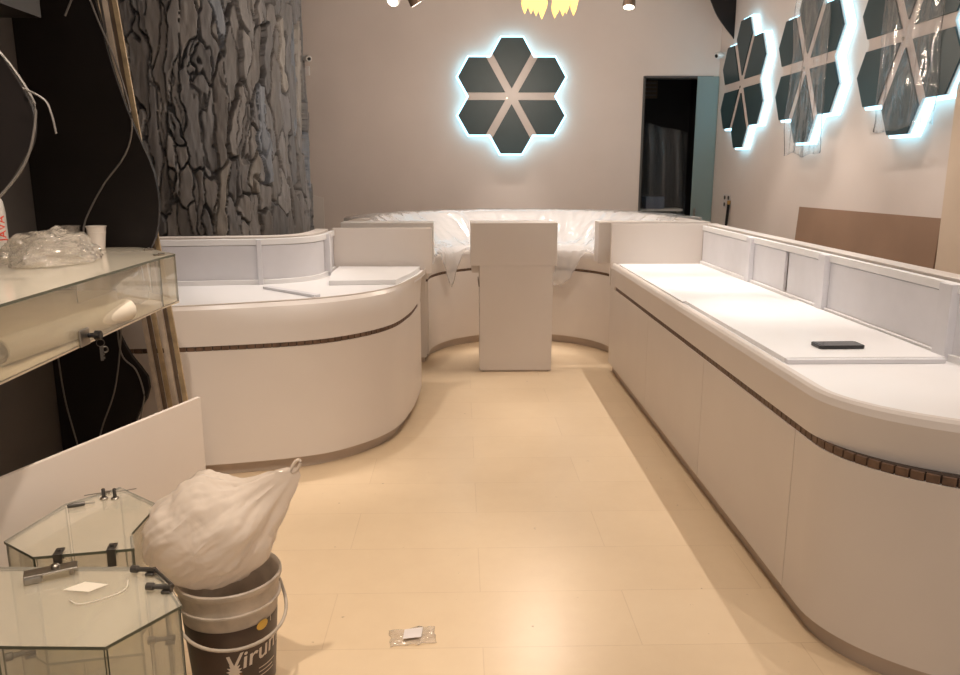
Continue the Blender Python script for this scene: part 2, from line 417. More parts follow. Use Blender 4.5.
# left-hand counter ------------------------------------------------------
Lc = thing('display_counter', 'curved white display counter on the left in front of the bark column', 'display counter', (-1.2, 4.8, 0))
lp = spline([(-1.95, 3.86), (-1.45, 3.905), (-.87, 4.04), (-.60, 4.21), (-.41, 4.48), (-.325, 4.85), (-.295, 5.2), (-.285, 5.46)], 70)
de = spline([(-1.95, 3.885), (-1.50, 3.94), (-1.08, 4.075), (-.68, 4.265), (-.425, 4.56), (-.315, 4.95), (-.27, 5.2), (-.245, 5.46)], 70)
ZL = .925
MB().sweep(lp, [(.045, 0), (.045, .075), (.09, .075), (.09, 0)]).build('toe_kick', M['toe'], Lc, smooth=30)
MB().sweep(lp, [(0, .073), (0, .69), (.035, .69), (.035, .073)]).build('front_panel', M['white'], Lc, smooth=30)
slat_strip([p for p in lp if p[1] < 5.3], Lc, .69, .716)
MB().sweep([p for p in lp if p[1] >= 5.25], [(0.003, .69), (0.003, .716), (.03, .716), (.03, .69)]).build('filler', M['white'], Lc)
rows = []
for w, z in ((0, .716), (.12, .80), (.30, .865), (.52, .900), (.90, .918), (.90, .924), (1.0, ZL), (1.0, .90)):
    rows.append([(a[0]*(1-w)+q[0]*w, a[1]*(1-w)+q[1]*w, z) for a, q in zip(lp, de)])
MB().loft(rows).build('fascia', M['white'], Lc, smooth=24)
lb = spline([(-1.94, 4.69), (-1.5, 4.74), (-1.2, 4.785), (-1.03, 4.86), (-.92, 5.0), (-.878, 5.2), (-.872, 5.46)], 60)
MB().prism(offset(de, .004) + offset(lb, .06)[::-1], .885, .914).build('deck', M['deck'], Lc)
MB().prism(offset(lp, .05) + offset(lb, .12)[::-1], .05, .70).build('carcass', M['white'], Lc)
backboard(lb, Lc, 1.203, [(.46, .028), (.83, .04), (.03, .03)], [(0, .46), (.46, .81), (.83, 1)], base=.915)
MB().box(-.89, -.20, 5.472, 5.512, .885, 1.205).build('end_panel', M['white'], Lc, bevel=.002)
MB().box(-.89, -.295, 5.472, 5.510, .03, .884).build('end_panel', M['white'], Lc, bevel=.002)
MB().plate([(-1.985, 3.9, .1), (-1.985, 4.72, .1), (-1.985, 4.72, 1.205), (-1.985, 4.25, 1.205), (-1.985, 3.95, .93), (-1.985, 3.9, .7)], 0, (.035, 0, 0)).build('end_panel', M['white'], Lc)
MB().prism([(-.80, 4.72)] + [p for p in offset(de, .035) if 4.72 <= p[1] <= 5.44 and p[0] > -.6] + [(-.845, 5.44), (-.85, 5.15)], .9142, .944).build('deck_lid', M['deck'], Lc, bevel=.003)
a = Vector((-1.15, 4.60)); q = Vector((-.79, 4.27))
MB().wall(a, q, .9145, .930, .045, 0, 0).build('lid_edge_strip', M['lilac'], Lc, bevel=.002)
for o in list(Lc.children): o.data.transform(Matrix.Translation(-Lc.location))

# horseshoe counter at the back -----------------------------------------
A = thing('display_counter', 'horseshoe white counter at the back under clear plastic sheet', 'display counter', (.53, 7.0, 0))
cx0, cy0, r0 = .53, 6.51, .80
def arc(r, y0=6.462, n=48):
    return [(cx0-r, y0)] + [(cx0-r*math.cos(PI*i/n), cy0+r*math.sin(PI*i/n)) for i in range(n+1)] + [(cx0+r, y0)]
ap = arc(r0)
MB().sweep(ap, [(.04, 0), (.04, .075), (.08, .075), (.08, 0)]).build('toe_kick', M['toe'], A, smooth=30)
MB().sweep(ap, [(0, .073), (0, .69), (.035, .69), (.035, .073)]).build('front_panel', M['white'], A, smooth=30)
slat_strip(ap, A, .69, .716)
MB().sweep(ap, [(0, .716), (-.012, .80), (-.012, .85), (0, .87), (.03, .878), (.03, .70)]).build('fascia', M['white'], A, smooth=50)
MB().sweep(ap, [(.03, .85), (.03, .872), (.50, .872), (.50, .85)]).build('deck', M['deck'], A, smooth=30)
MB().sweep(ap, [(.05, .05), (.05, .69), (.60, .69), (.60, .05)]).build('carcass', M['white'], A, smooth=30)
ab = arc(r0+.50)
MB().sweep(ab, [(0, .86), (0, 1.18), (.03, 1.18), (.03, .86)]).build('lining_panel', M['deck'], A, smooth=30)
MB().sweep(ab, [(.04, .6), (.04, 1.19), (.16, 1.19), (.16, .6)]).build('rear_board', M['white'], A, smooth=30)
MB().box(-.95, -.29, 6.425, 6.46, .05, .86).build('end_panel', M['white'], A, bevel=.002)
MB().box(-.95, -.215, 6.262, 6.46, .862, 1.192).build('end_panel', M['deck'], A, bevel=.002)  # brighter deck white paints the strong light falling on this end
MB().box(1.11, 2.01, 6.262, 6.46, .862, 1.192).build('end_panel', M['white'], A, bevel=.002)
MB().box(1.35, 2.01, 6.425, 6.46, .05, .86).build('end_panel', M['white'], A, bevel=.002)
for o in list(A.children): o.data.transform(Matrix.Translation(-A.location))

# plastic sheet draped over it
def drape(u, v):
    th = PI*(.004 + .992*u)
    prof = [(1.52, 1.02), (1.49, 1.196), (1.40, 1.203), (1.285, 1.198), (1.14, 1.10), (.95, .955), (.80, .90), (.755, .84), (.735, .52)]
    t = v*(len(prof)-1); i = min(len(prof)-2, int(t)); f = t-i
    r = prof[i][0]*(1-f)+prof[i+1][0]*f; z = prof[i][1]*(1-f)+prof[i+1][1]*f
    k = max(0, v-.36)
    nz = n3(u*16, v*3, 1) + .6*n3(u*41, v*6, 5)
    hem = .5 + .5*math.sin(u*26+1.2)*math.cos(u*9)
    z += (.012 if v < .4 else .03)*abs(nz) + .01
    ln = max(1-abs(u-.185)/.085, 1.25-abs(u-.655)/.12, 0) + .10*n3(u*37, 2)
    if v > .86: z += (v-.86)/.14*.36*max(0, 1-ln*(.75+.35*hem))
    r += .03*k*nz
    x = cx0 - r*math.cos(th); y = cy0 + r*math.sin(th)
    return (x, y, z + .006)
tag(MB().grid(drape, 170, 40).build('plastic_sheet', M['film'], smooth=50, solid=.0012), 'shiny clear plastic sheet draped over the horseshoe counter at the back', 'plastic sheet')

# pedestal ---------------------------------------------------------------
P = thing('pedestal', 'tall white pedestal with wider head in the middle of the aisle end', 'pedestal', (.435, 6.36, 0))
MB().box(-.355, .325, -.245, .06, .862, 1.197).build('head', M['white'], P, bevel=.002)
MB().box(-.345, .315, -.19, .2, .80, .861).build('shelf_board', M['white'], P, bevel=.002)
MB().box(-.285, .295, -.244, -.195, .014, .8615).build('front_panel', M['white'], P, bevel=.002)
MB().box(-.280, .290, -.1945, .20, .04, .7995).build('body', M['white'], P, bevel=.002)
MB().box(-.262, .272, -.232, .18, 0, .0395).build('toe_kick', M['toe'], P)
for s in (-.291, .295):
    MB().box(s, s+.006, -.20, .19, .69, .72).build('wood_strip', M['strip'], P)

# ------------------------------------------------------------------ glowing hexagon flowers
S = .2225
def hexflower(label, loc, rotz):
    root = thing('wall_light', label, 'wall light', loc, rotz, 'hexagon flower wall lights')
    q3 = math.sqrt(3)
    def rot(p, a): return (p[0]*math.cos(a)-p[1]*math.sin(a), p[0]*math.sin(a)+p[1]*math.cos(a))
    out = []
    for k in range(6):
        a = k*PI/3
        out += [rot((S, q3*S), a), rot((S/2, 1.5*q3*S), a), rot((-S/2, 1.5*q3*S), a)]
    def ext(poly, y0, y1, name, m, bev=0, par=root):
        return MB().plate([(x, y0, z) for x, z in poly], 0, (0, y1-y0, 0)).build(name, m, par, bevel=bev)
    ring = offset(out + [out[0]], -.022)[:-1]
    ring = [ring[0]] + ring[1:]
    closed = out[-1:] + out + out[:1]
    ring = offset(closed, -.016)[1:-1]
    ringi = offset(closed, .018)[1:-1]
    ext(ringi, -.012, -.03, 'standoff', M['plate'])
    n = len(ring); mb = MB()
    for y in (-.004, -.075):
        mb.v += [(x, y, z) for x, z in ring] + [(x, y, z) for x, z in ringi]
    for i in range(n):
        j = (i+1) % n
        mb.f += [(i, j, n+j, n+i), (2*n+i, 3*n+i, 3*n+j, 2*n+j), (i, 2*n+i, 2*n+j, j), (n+i, n+j, 3*n+j, 3*n+i)]
    mb.mi = [0]*len(mb.f)
    o = mb.build('led_strip', M['led'], root); o['label'] = 'icy blue glowing LED edge'
    ext(offset(closed, .001)[1:-1], -.0755, -.098, 'back_plate', M['plate'])
    w = .039
    for k in range(6):
        e = w/math.sin(PI/3); a = k*PI/3
        pet = [(0, 2*w), (S-.5*e, q3*S+.866*e), (S/2, 1.5*q3*S), (-S/2, 1.5*q3*S), (-S+.5*e, q3*S+.866*e)]
        pet = [rot((x*.995, z*.995), a) for x, z in pet]
        ext(pet, -.0985, -.112, 'petal', M['petal'], .002)
    MB().lathe((0, 0, 0), [(0, -.0), (.012, 0), (.012, .006), (0, .006)], 12).build('screw_cap', M['steel'], root).matrix_local = Matrix.Translation((-.05, -.098, -.02)) @ Matrix.Rotation(PI/2, 4, 'X')
    return root
HF = []
hexflower('glowing hexagon flower light alone on the back wall', (.538, YB, 2.345), 0)
for i, (y, lab) in enumerate(((7.57, 'glowing hexagon flower light on the right wall nearest the doorway corner'),
                              (6.17, 'film-draped hexagon flower light on the right wall, middle of three'),
                              (4.80, 'largest-looking hexagon flower light on the right wall beside the beige pilaster'))):
    HF.append(hexflower(lab, (XR, y, 2.385), -PI/2)); HF[-1].scale = (1, .78, 1)
bpy.context.view_layer.update()
def flap(root, y0, y1, z0, z1, seed):
    def fn(u, v):
        y = y0+(y1-y0)*u; z = z0+(z1-z0)*v
        e = .03*n3(v*4, seed, u*2)
        return (XR-.095-.024*abs(n3(u*4+seed, v*3, seed))-.018*n3(u*11, v*2, seed), y+e, z+.06*n3(u*3, seed, v)*(1-v))
    o = MB().grid(fn, 26, 34).build('protective_film', M['thinfilm'], smooth=50, solid=.001)
    o.data.transform(root.matrix_world.inverted()); o.parent = root; o['label'] = 'loose clear plastic film'
flap(HF[1], 6.42, 5.78, 1.72, 2.95, 3.3)
flap(HF[2], 5.05, 4.42, 1.84, 3.0, 8.1)

# ------------------------------------------------------------------ bark column
def bark():
    rng = np.random.default_rng(11)
    cx_, cy_, r_ = -2.46, 7.26, 1.07
    nt_, nz_ = 620, 520
    # dense on the side towards the shop, coarse behind
    th = np.concatenate([np.linspace(-PI*.98, PI*.30, nt_-30, endpoint=False), np.linspace(PI*.30, PI*1.02, 30, endpoint=False)])
    z = np.linspace(0, CEIL-.01, nz_)
    T, Z = np.meshgrid(th, z)
    U = (T+PI)*r_
    def vnoise(x, y, seed):
        g = np.random.default_rng(seed).random((64, 64))
        xi = np.floor(x).astype(int); yi = np.floor(y).astype(int); fx = x-xi; fy = y-yi
        fx = fx*fx*(3-2*fx); fy = fy*fy*(3-2*fy)
        a = g[yi % 64, xi % 64]; b_ = g[yi % 64, (xi+1) % 64]; c = g[(yi+1) % 64, xi % 64]; d = g[(yi+1) % 64, (xi+1) % 64]
        return (a*(1-fx)+b_*fx)*(1-fy)+(c*(1-fx)+d*fx)*fy-.5
    Uw = U + .13*vnoise(U*4, Z*1.8, 1) + .05*vnoise(U*13, Z*6, 2) + .03*vnoise(U*34, Z*14, 21)
    Zw = Z + .30*vnoise(U*5, Z*2, 3) + .12*vnoise(U*16, Z*7, 4)
    seeds = []
    W = 2*PI*r_
    u = 0
    while u < W:
        wd = .17 if u < 1.55 else .10
        zz = -rng.random()*.4
        while zz < CEIL+.3:
            h = (.34 if u < 1.55 else .55)*(.35+rng.random()*1.3)
            seeds.append((u+(rng.random()-.5)*wd*.9, zz, wd*(.75+.5*rng.random()), h)); zz += h*.9
        u += wd
    seeds = np.array(seeds)
    f1 = np.full(U.shape, 1e9); f2 = np.full(U.shape, 1e9); idx = np.zeros(U.shape, int)
    for k, (su, sz, sw, sh) in enumerate(seeds):
        du = np.abs(Uw-su); du = np.minimum(du, W-du)
        d = np.sqrt((du/(sw*1.0+.02))**2+((Zw-sz)/(sh*1.15+.05))**2)
        better = d < f1
        f2 = np.where(better, f1, np.minimum(f2, d)); idx = np.where(better, k, idx); f1 = np.where(better, d, f1)
    e = f2-f1
    n = len(seeds)
    ph = rng.random(n)*.05; ta = (rng.random(n)-.5)*.48; tz = (rng.random(n)-.5)*.10
    gap = .016+.16*np.clip(vnoise(U*5, Z*1.8, 9)-.02, 0, 1)*rng.random(n)[idx]
    st = np.clip((e-gap)/.035, 0, 1)
    h = ph[idx]+ta[idx]*np.clip(Uw-seeds[idx, 0], -.2, .2)+tz[idx]*np.clip(Zw-seeds[idx, 1], -.4, .4)
    h = h+.012*vnoise(U*22, Z*5, 6)+.006*vnoise(U*60, Z*14, 7)
    fis = np.abs(vnoise(Uw*13, Z*1.5, 31))/.030; fm = np.clip(vnoise(U*2.5, Z*1.1, 33)*4+.55, 0, 1)
    h = h-.055*np.clip(1-fis, 0, 1)*fm
    h = np.where(st <= 0, -.085, -.085*(1-st)+h*st)
    flare = .03*np.exp(-Z/1.2)*1.6
    Rr = r_-.045+h+flare+.03*vnoise(U*1.2, Z*.9, 12)
    X = cx_+Rr*np.cos(T); Y = cy_+Rr*np.sin(T)
    V = np.stack([X, Y, Z], -1).reshape(-1, 3)
    i, j = np.meshgrid(np.arange(nz_-1), np.arange(nt_), indexing='ij'); jn = (j+1) % nt_
    F = np.stack([i*nt_+j, i*nt_+jn, (i+1)*nt_+jn, (i+1)*nt_+j], -1).reshape(-1, 4)
    me = bpy.data.meshes.new('bark_column')
    me.vertices.add(len(V)); me.vertices.foreach_set('co', V.ravel())
    me.loops.add(F.size); me.loops.foreach_set('vertex_index', F.ravel().astype(np.int32))
    me.polygons.add(len(F)); me.polygons.foreach_set('loop_start', np.arange(0, F.size, 4, dtype=np.int32))
    me.update(calc_edges=True)
    base = 1.34*np.array([1, 1.02, 1.07])*np.array([[.17, .158, .148], [.19, .18, .172], [.148, .144, .143], [.235, .215, .19], [.165, .18, .20]])  # last, bluish tint paints LED light onto a few plates
    pick = base[rng.choice(5, n, p=[.36, .32, .24, .04, .04])]*(.8+.4*rng.random((n, 1)))
    col = np.ones((len(V), 4), np.float32); col[:, :3] = pick[idx].reshape(-1, 3)
    at = me.color_attributes.new('plate_tint', 'FLOAT_COLOR', 'POINT'); at.data.foreach_set('color', col.ravel())
    me.materials.append(M['bark'])
    me.validate()
    o = bpy.data.objects.new('bark_column', me); C.objects.link(o)
    return tag(o, 'big round column clad in cracked grey bark behind the left counter', 'column')
bark()

# ------------------------------------------------------------------ black wavy fins and what hangs on them
def fin(name, pts, y, t, xw, label, group=None):
    """pts: wavy edge (x, z) from the top down"""
    e = spline(pts, 60)
    poly = [(xw, y, e[0][1])] + [(x, y, z) for x, z in e] + [(xw, y, e[-1][1])]
    o = MB().plate(poly, 0, (0, t, 0)).build(name, M['black'], bevel=.002)
    return tag(o, label, 'wall panel', group)

FA = [(-1.86, 3.3), (-1.76, 2.95), (-1.66, 2.6), (-1.598, 2.33), (-1.566, 2.122), (-1.532, 1.973), (-1.489, 1.821), (-1.446, 1.703), (-1.408, 1.591), (-1.396, 1.451),
      (-1.417, 1.317), (-1.458, 1.232), (-1.55, 1.10), (-1.63, .975), (-1.648, .88), (-1.603, .748), (-1.549, .663), (-1.517, .603), (-1.525, .527), (-1.567, .461),
      (-1.60, .39), (-1.65, .25), (-1.68, .1), (-1.68, .002)]
fin('wavy_panel', FA, 3.70, .025, XL+.002, 'tall black wavy panel between the glass wall case and the bark column', 'black wavy panels')
FB = [(-1.75, 2.30), (-1.60, 2.15), (-1.50, 2.05), (-1.425, 1.94), (-1.372, 1.846), (-1.352, 1.777), (-1.36, 1.70), (-1.393, 1.641), (-1.475, 1.537), (-1.60, 1.45), (-1.80, 1.36)]
fin('wavy_panel', FB, 2.60, .02, XL+.002, 'black wavy panel at the left edge above the white bottle', 'black wavy panels')
FR = [(2.20, CEIL-.02), (2.32, 3.5), (2.42, 3.32), (2.47, 3.215), (2.535, 3.089), (2.63, 2.969), (2.70, 2.893), (2.715, 2.87)]
fin('wavy_panel', FR, 8.10, .02, XR-.002, 'pointed black wavy panel high in the right back corner', 'black wavy panels')

def cable(pts, r, label, m='cable', name='cable'):
    return tag(MB().tube(spline(pts, 40), r, 6).build(name, M[m], smooth=60), label, 'cable')
cable([(-1.72, 3.695, 2.75), (-1.615, 3.695, 2.322), (-1.532, 3.695, 2.074), (-1.486, 3.695, 1.862), (-1.492, 3.695, 1.754), (-1.537, 3.695, 1.653), (-1.639, 3.695, 1.533), (-1.736, 3.695, 1.376), (-1.745, 3.675, 1.30)], .0042,
      'long thin grey cable hanging down the tall black wavy panel to the cups')
cable([(-1.60, 2.5955, 2.13), (-1.50, 2.5955, 2.03), (-1.421, 2.5955, 1.948), (-1.357, 2.5955, 1.844), (-1.341, 2.5955, 1.775), (-1.382, 2.5955, 1.64), (-1.464, 2.5955, 1.537), (-1.57, 2.5955, 1.45)], .0042,
      'thin grey cable following the edge of the black panel at far left')
cable([(-1.362, 2.578, 1.85), (-1.299, 2.575, 1.815), (-1.28, 2.572, 1.769), (-1.272, 2.572, 1.712)], .0034, 'short loose cable end branching off at far left')
cable([(-1.66, 3.695, 2.40), (-1.70, 3.695, 2.325), (-1.733, 3.695, 2.262)], .0045, 'short cable stub hanging at the top left')
cable([(-2.00+.06, 3.695, .93), (-1.935, 3.695, .70), (-1.925, 3.695, .50), (-1.89, 3.695, .27), (-1.86, 3.695, .06)], .004, 'leftmost thin cable below the glass wall case')
cable([(-1.62, 3.695, 1.02), (-1.624, 3.695, .85), (-1.68, 3.695, .565), (-1.775, 3.695, .328), (-1.82, 3.695, .10)], .004, 'dark thin cable slanting left below the glass wall case')
cable([(-1.64, 3.695, .95), (-1.634, 3.695, .738), (-1.571, 3.695, .654), (-1.544, 3.695, .539), (-1.555, 3.695, .474), (-1.60, 3.695, .30)], .004, 'curved cable along the lower bulge of the black wavy panel')

# strips of trim leaning against the counter -----------------------------
top = [(-1.80, 'cream'), (-1.765, 'browntrim'), (-1.735, 'gold'), (-1.705, 'cream'), (-1.675, 'browntrim'), (-1.645, 'gold')]
lab = ['leftmost cream trim strip in the leaning bundle', 'dark brown trim strip second from left in the leaning bundle', 'pale gold trim strip third from left in the leaning bundle',
       'cream trim strip fourth from left in the leaning bundle', 'brown trim strip beside the rightmost one in the leaning bundle', 'rightmost pale trim strip in the leaning bundle']
for i, ((xt, m), lb_) in enumerate(zip(top, lab)):
    x0 = -1.475 + i*.027; xt2 = -1.735 + i*.030
    w = .011 if m != 'browntrim' else .009
    a = Vector((x0, 3.792, .002)); q = Vector((xt2, 3.757 if i % 2 else 3.772, 3.05-.1*(i % 3)))
    n = (q-a).normalized().cross(Vector((0, 1, 0))).normalized()*w
    mb = MB().plate([tuple(a-n), tuple(a+n), tuple(q+n), tuple(q-n)], 0, (0, .012, 0))
    tag(mb.build('trim_strip', M[m], bevel=.0015), lb_, 'trim strip', 'leaning trim strips')
a = Vector((-1.315, 3.80, .002)); q = Vector((-1.455, 3.79, .80)); n = Vector((.012, 0, .002))
tag(MB().plate([tuple(a-n), tuple(a+n), tuple(q+n), tuple(q-n)], 0, (0, .012, 0)).build('trim_strip', M['cream'], bevel=.0015), 'short pale strip leaning in front of the left counter, right of the bundle', 'trim strip', 'leaning trim strips')

# ------------------------------------------------------------------ upper glass case
GC = thing('glass_case', 'long glass wall case with lock holding a paper roll, under the cups', 'glass case', (-1.6, 2.6, 1.04))
z0, z1 = 1.04, 1.25
XF = -1.228
top_ = [(XF, 1.2), (XF, 3.20), (XF+.012, 3.36), (-1.42, 3.60), (-1.50, 3.665), (XL+.01, 3.665), (XL+.01, 1.2)]
def loc_mb(mb, root): return shift(mb, root)
loc_mb(MB().prism(top_, z1-.008, z1, 0, 1), GC).build('top_pane', [M['glassdustglare'], M['glassedge']], GC)
loc_mb(MB().prism(top_, z0, z0+.008, 0, 1), GC).build('bottom_board', [M['creamboard'], M['creamboard']], GC)
loc_mb(MB().box(XL+.012, XL+.024, 1.2, 3.62, z0+.009, z1-.009), GC).build('added_back_board', M['creamboard'], GC)  # added board, its cream stands in for reflections behind the front pane
loc_mb(MB().wall((XF, 1.2), (XF, 3.20), z0+.008, z1-.008, .006), GC).build('front_pane', [M['glass'], M['glassedge']], GC)
loc_mb(MB().wall((XF, 3.205), (XF+.01, 3.355), z0+.008, z1-.008, .006), GC).build('side_pane', [M['glass'], M['glassedge']], GC)
loc_mb(MB().wall((XF+.006, 3.358), (-1.42, 3.595), z0+.008, z1-.008, .006), GC).build('side_pane', [M['glass'], M['glassedge']], GC)
loc_mb(MB().wall((-1.62, 3.62), (-1.62, 3.30), z0+.008, z1-.008, .006), GC).build('inner_pane', [M['glass'], M['glassedge']], GC)
def clip(root, p, ang, m='steel', L=.045, name='glass_clamp'):
    mb = MB()
    for dz in (-.012, .006): mb.box(-L/2, L/2, -.011, .011, dz, dz+.005)
    mb.tube([(0, 0, -.014), (0, 0, .016)], .005, 8)
    mb.box(-L/2, -L/2+.006, -.011, .011, -.04, .010)
    o = mb.build(name, M[m], root, bevel=.0015)
    o.matrix_local = Matrix.Translation(Vector(local(root, p))) @ Matrix.Rotation(ang, 4, 'Z')
    o['label'] = 'small metal glass clamp'; return o
clip(GC, (-1.262, 3.30, 1.246), .9); clip(GC, (-1.39, 3.52, 1.246), .8)
lk = loc_mb(MB().box(XF+.004, XF+.012, 2.47, 2.535, 1.042, 1.098), GC).build('lock_plate', M['steel'], GC, bevel=.003)
cy = MB().lathe((0, 0, 0), [(0, 0), (.0085, 0), (.0085, .02), (.016, .022), (.016, .038), (.013, .041), (0, .041)], 18)
o = cy.build('lock_cylinder', M['lens'], lk, smooth=40); o.matrix_local = Matrix.Translation(Vector(local(GC, (XF+.012, 2.525, 1.072)))) @ Matrix.Rotation(PI/2, 4, 'Y')
kr = MB().tube([(.012*math.cos(a_), 0, .012*math.sin(a_)) for a_ in [2*PI*i/20 for i in range(21)]], .0012, 6, False)
kr.box(-.004, .005, -.001, .001, -.06, -.012).box(.004, .010, -.001, .001, -.055, -.048).box(.004, .009, -.001, .001, -.043, -.037)
kr.tube([(.008*math.cos(a_)+.012, .002, -.024+.010*math.sin(a_)) for a_ in [2*PI*i/16 for i in range(17)]], .003, 6, False)
o = kr.build('key', M['darksteel'], lk, smooth=40); o.matrix_local = Matrix.Translation(Vector(local(GC, (XF+.045, 2.53, 1.045)))) @ Matrix.Rotation(.5, 4, 'Z')
for y in (1.7, 3.2):
    loc_mb(MB().box(XL+.001, -1.40, y, y+.02, z0-.05, z0-.0005), GC).build('bracket', M['black'], GC, bevel=.002)

# paper roll inside
d = Vector((.08, .72, 0)).normalized(); rr = .042
mb = MB(); p0 = Vector((-1.325, 2.20, z0+.009+rr)); p1 = p0+d*.70
P_ = [p0+(p1-p0)*i/8 for i in range(9)]
mb.tube(P_, rr, 28, False); mb.tube([p0, p1], rr-.006, 28, False)
nn = 28
mb.f += [(j, (j+1) % nn, 9*nn+(j+1) % nn, 9*nn+j) for j in range(nn)]; mb.mi += [0]*nn
mb.f += [(8*nn+j, 8*nn+(j+1) % nn, 10*nn+(j+1) % nn, 10*nn+j) for j in range(nn)]; mb.mi += [0]*nn
mb.tube([p0+d*.01, p1-d*.01], rr*.55, 20, False)
tag(mb.build('paper_roll', M['paper'], smooth=50), 'rolled off-white paper lying inside the glass wall case', 'paper roll')

def crumple(fn_r, c, nu=60, nv=34, seed=0, half=False):
    def fn(u, v):
        th = 2*PI*u; ph = (PI/2 if half else PI)*v
        dr = Vector((math.sin(ph)*math.cos(th), math.sin(ph)*math.sin(th), math.cos(ph)))
        return Vector(c) + fn_r(dr, seed)
    return MB().grid(fn, nu, nv)
def wrapr(dr, seed):
    k = 1 + .17*n3(*(dr*3.1), 1) + .10*abs(n3(*(dr*7.5), 1)) + .05*abs(n3(*(dr*16+Vector((3, 1, 2))), 1))
    return Vector((dr.x*.155*k, dr.y*.22*k, max(.003, dr.z*.118*k)))
tag(crumple(wrapr, (-1.585, 3.07, z1+.001), 90, 40, half=True).build('plastic_wrap', M['wrap'], smooth=25, solid=.0008), 'crumpled clear plastic wrap on top of the glass wall case', 'plastic wrap')
def wrapr2(dr, seed):
    k = 1 + .25*n3(*(dr*2.9+Vector((9, 2, 1))), 1) + .14*abs(n3(*(dr*8), 1))
    return Vector((dr.x*.055*k, dr.y*.075*k, dr.z*.055*k))
tag(crumple(wrapr2, (-1.33, 3.18, z0+.078), 50, 26).build('plastic_wrap', M['wrap'], smooth=25, solid=.0008), 'small wad of clear plastic inside the right end of the glass case', 'plastic wrap')

def cup(loc, m, label):
    t = thing('plastic_cup', label, 'cup', loc, 0, 'plastic cups')
    prof = [(0, .004), (.030, .004), (.0405, .1), (.043, .101), (.043, .104), (.0385, .104), (.0292, .0), (0, 0)]
    prof = [(0, 0), (.030, 0), (.041, .099), (.044, .0995), (.0445, .103), (.0395, .104), (.0285, .004), (0, .004)]
    MB().lathe((0, 0, 0), prof, 28).build('cup_wall', m, t, smooth=40)
    MB().lathe((0, 0, .072), [(.0385, 0), (.0395, .001), (.0392, .004), (.0385, .005)], 28).build('rib', m, t, smooth=40)
    return t
cup((-1.640, 3.58, z1+.0005), M['cup'], 'white plastic cup behind the crumpled wrap on the glass wall case')
cup((-1.765, 3.60, z1+.0005), M['cupclear'], 'translucent grey plastic cup left of the white cup')

B = thing('bottle', 'white bottle with red lettering cut off by the left picture edge', 'bottle', (-1.876, 3.22, z1+.0005))
MB().lathe((0, 0, 0), [(0, 0), (.038, 0), (.041, .006), (.041, .19), (.037, .225), (.020, .262), (.016, .268), (.016, .285), (0, .285)], 30).build('body', M['bottle'], B, smooth=40)
MB().lathe((0, 0, 0), [(.0185, .27), (.0185, .30), (.016, .304), (0, .304)], 20).build('cap', M['red'], B, smooth=40)
def curved_text(s, size, m, parent, r, az, z, tilt=0, ext=.0006, name='lettering', shear=0, vertical=False):
    cu = bpy.data.curves.new('t', 'FONT'); cu.body = s; cu.size = size; cu.shear = shear; cu.align_x = 'CENTER'; cu.align_y = 'CENTER'; cu.resolution_u = 3; cu.offset = size*.012
    ob = bpy.data.objects.new('t', cu); C.objects.link(ob)
    bpy.context.view_layer.update()
    me = bpy.data.meshes.new_from_object(ob.evaluated_get(bpy.context.evaluated_depsgraph_get()))
    bpy.data.objects.remove(ob); bpy.data.curves.remove(cu)
    bm = bmesh.new(); bm.from_mesh(me)
    bmesh.ops.triangulate(bm, faces=bm.faces)
    bmesh.ops.subdivide_edges(bm, edges=[e for e in bm.edges if e.calc_length() > size*.25], cuts=2)
    for v_ in bm.verts:
        x, y = v_.co.x, v_.co.y
        if vertical: x, y = -y, x
        x, y = x*math.cos(tilt)-y*math.sin(tilt), x*math.sin(tilt)+y*math.cos(tilt)
        R_ = r(z+y) if callable(r) else r
        a_ = az + x/R_; v_.co = ((R_+ext)*math.cos(a_), (R_+ext)*math.sin(a_), z+y)
    bm.to_mesh(me); bm.free(); me.name = name; me.materials.append(m)
    o = bpy.data.objects.new(name, me); C.objects.link(o); o.parent = parent; return o
MB().lathe((0, 0, 0), [(.0414, .045), (.0414, .185)], 24, a0=-1.9, a1=.6).build('label_band', M['bottle'], B, smooth=40)
curved_text('JAVA', .046, M['red'], B, .0416, -.47, .120, name='lettering', vertical=True)

w = thing('wall_socket', 'small pale socket high on the dark left wall', 'socket', (XL, 3.50, 2.0))
MB().box(0, .012, -.03, .03, -.035, .035).build('face_plate', M['dark'], w, bevel=.003)
MB().box(.012, .03, -.012, .012, -.012, .012).build('plug', M['gold'], w, bevel=.003)

# ------------------------------------------------------------------ lower glass cases, white board
WB = thing('white_board', 'large white board standing on edge behind the low glass cases', 'board', (-1.2, 2.55, 0))
a = Vector((-1.405, 2.02)); q = Vector((-1.04, 3.00))
shift(MB().wall(a, q, .001, .722, .016, 0, 0), WB).build('panel', M['white'], WB, bevel=.0015)

def glass_unit(label, poly, h, loc):
    root = thing('glass_case', label, 'glass case', loc)
    shift(MB().prism(poly, h-.008, h, 0, 1), root).build('top_pane', [M['glasstop'], M['glassedge']], root)
    shift(MB().prism(poly, .0005, .009, 0, 1), root).build('bottom_pane', [M['glassdustglare'], M['glassedge']], root)
    shift(MB().prism(poly, h*.46, h*.46+.008, 0, 1), root).build('middle_shelf', [M['glasstop'], M['glassedge']], root)
    ins = poly
    for p, q in zip(ins, ins[1:]+ins[:1]):
        a = Vector(p); b_ = Vector(q); d_ = (b_-a).normalized(); n_ = Vector((-d_.y, d_.x))*.005
        if d_.length and (b_-a).length < .04: continue
        shift(MB().wall(a+d_*.006+n_, b_-d_*.006+n_, .009, h-.008, .006), root).build('side_pane', [M['glass'], M['glassedge']], root)
    return root
front = [(-1.32, 1.54), (-.998, 1.525), (-.766, 1.516), (-.659, 1.678), (-.74, 1.80), (-.814, 1.862), (-1.30, 1.875)]
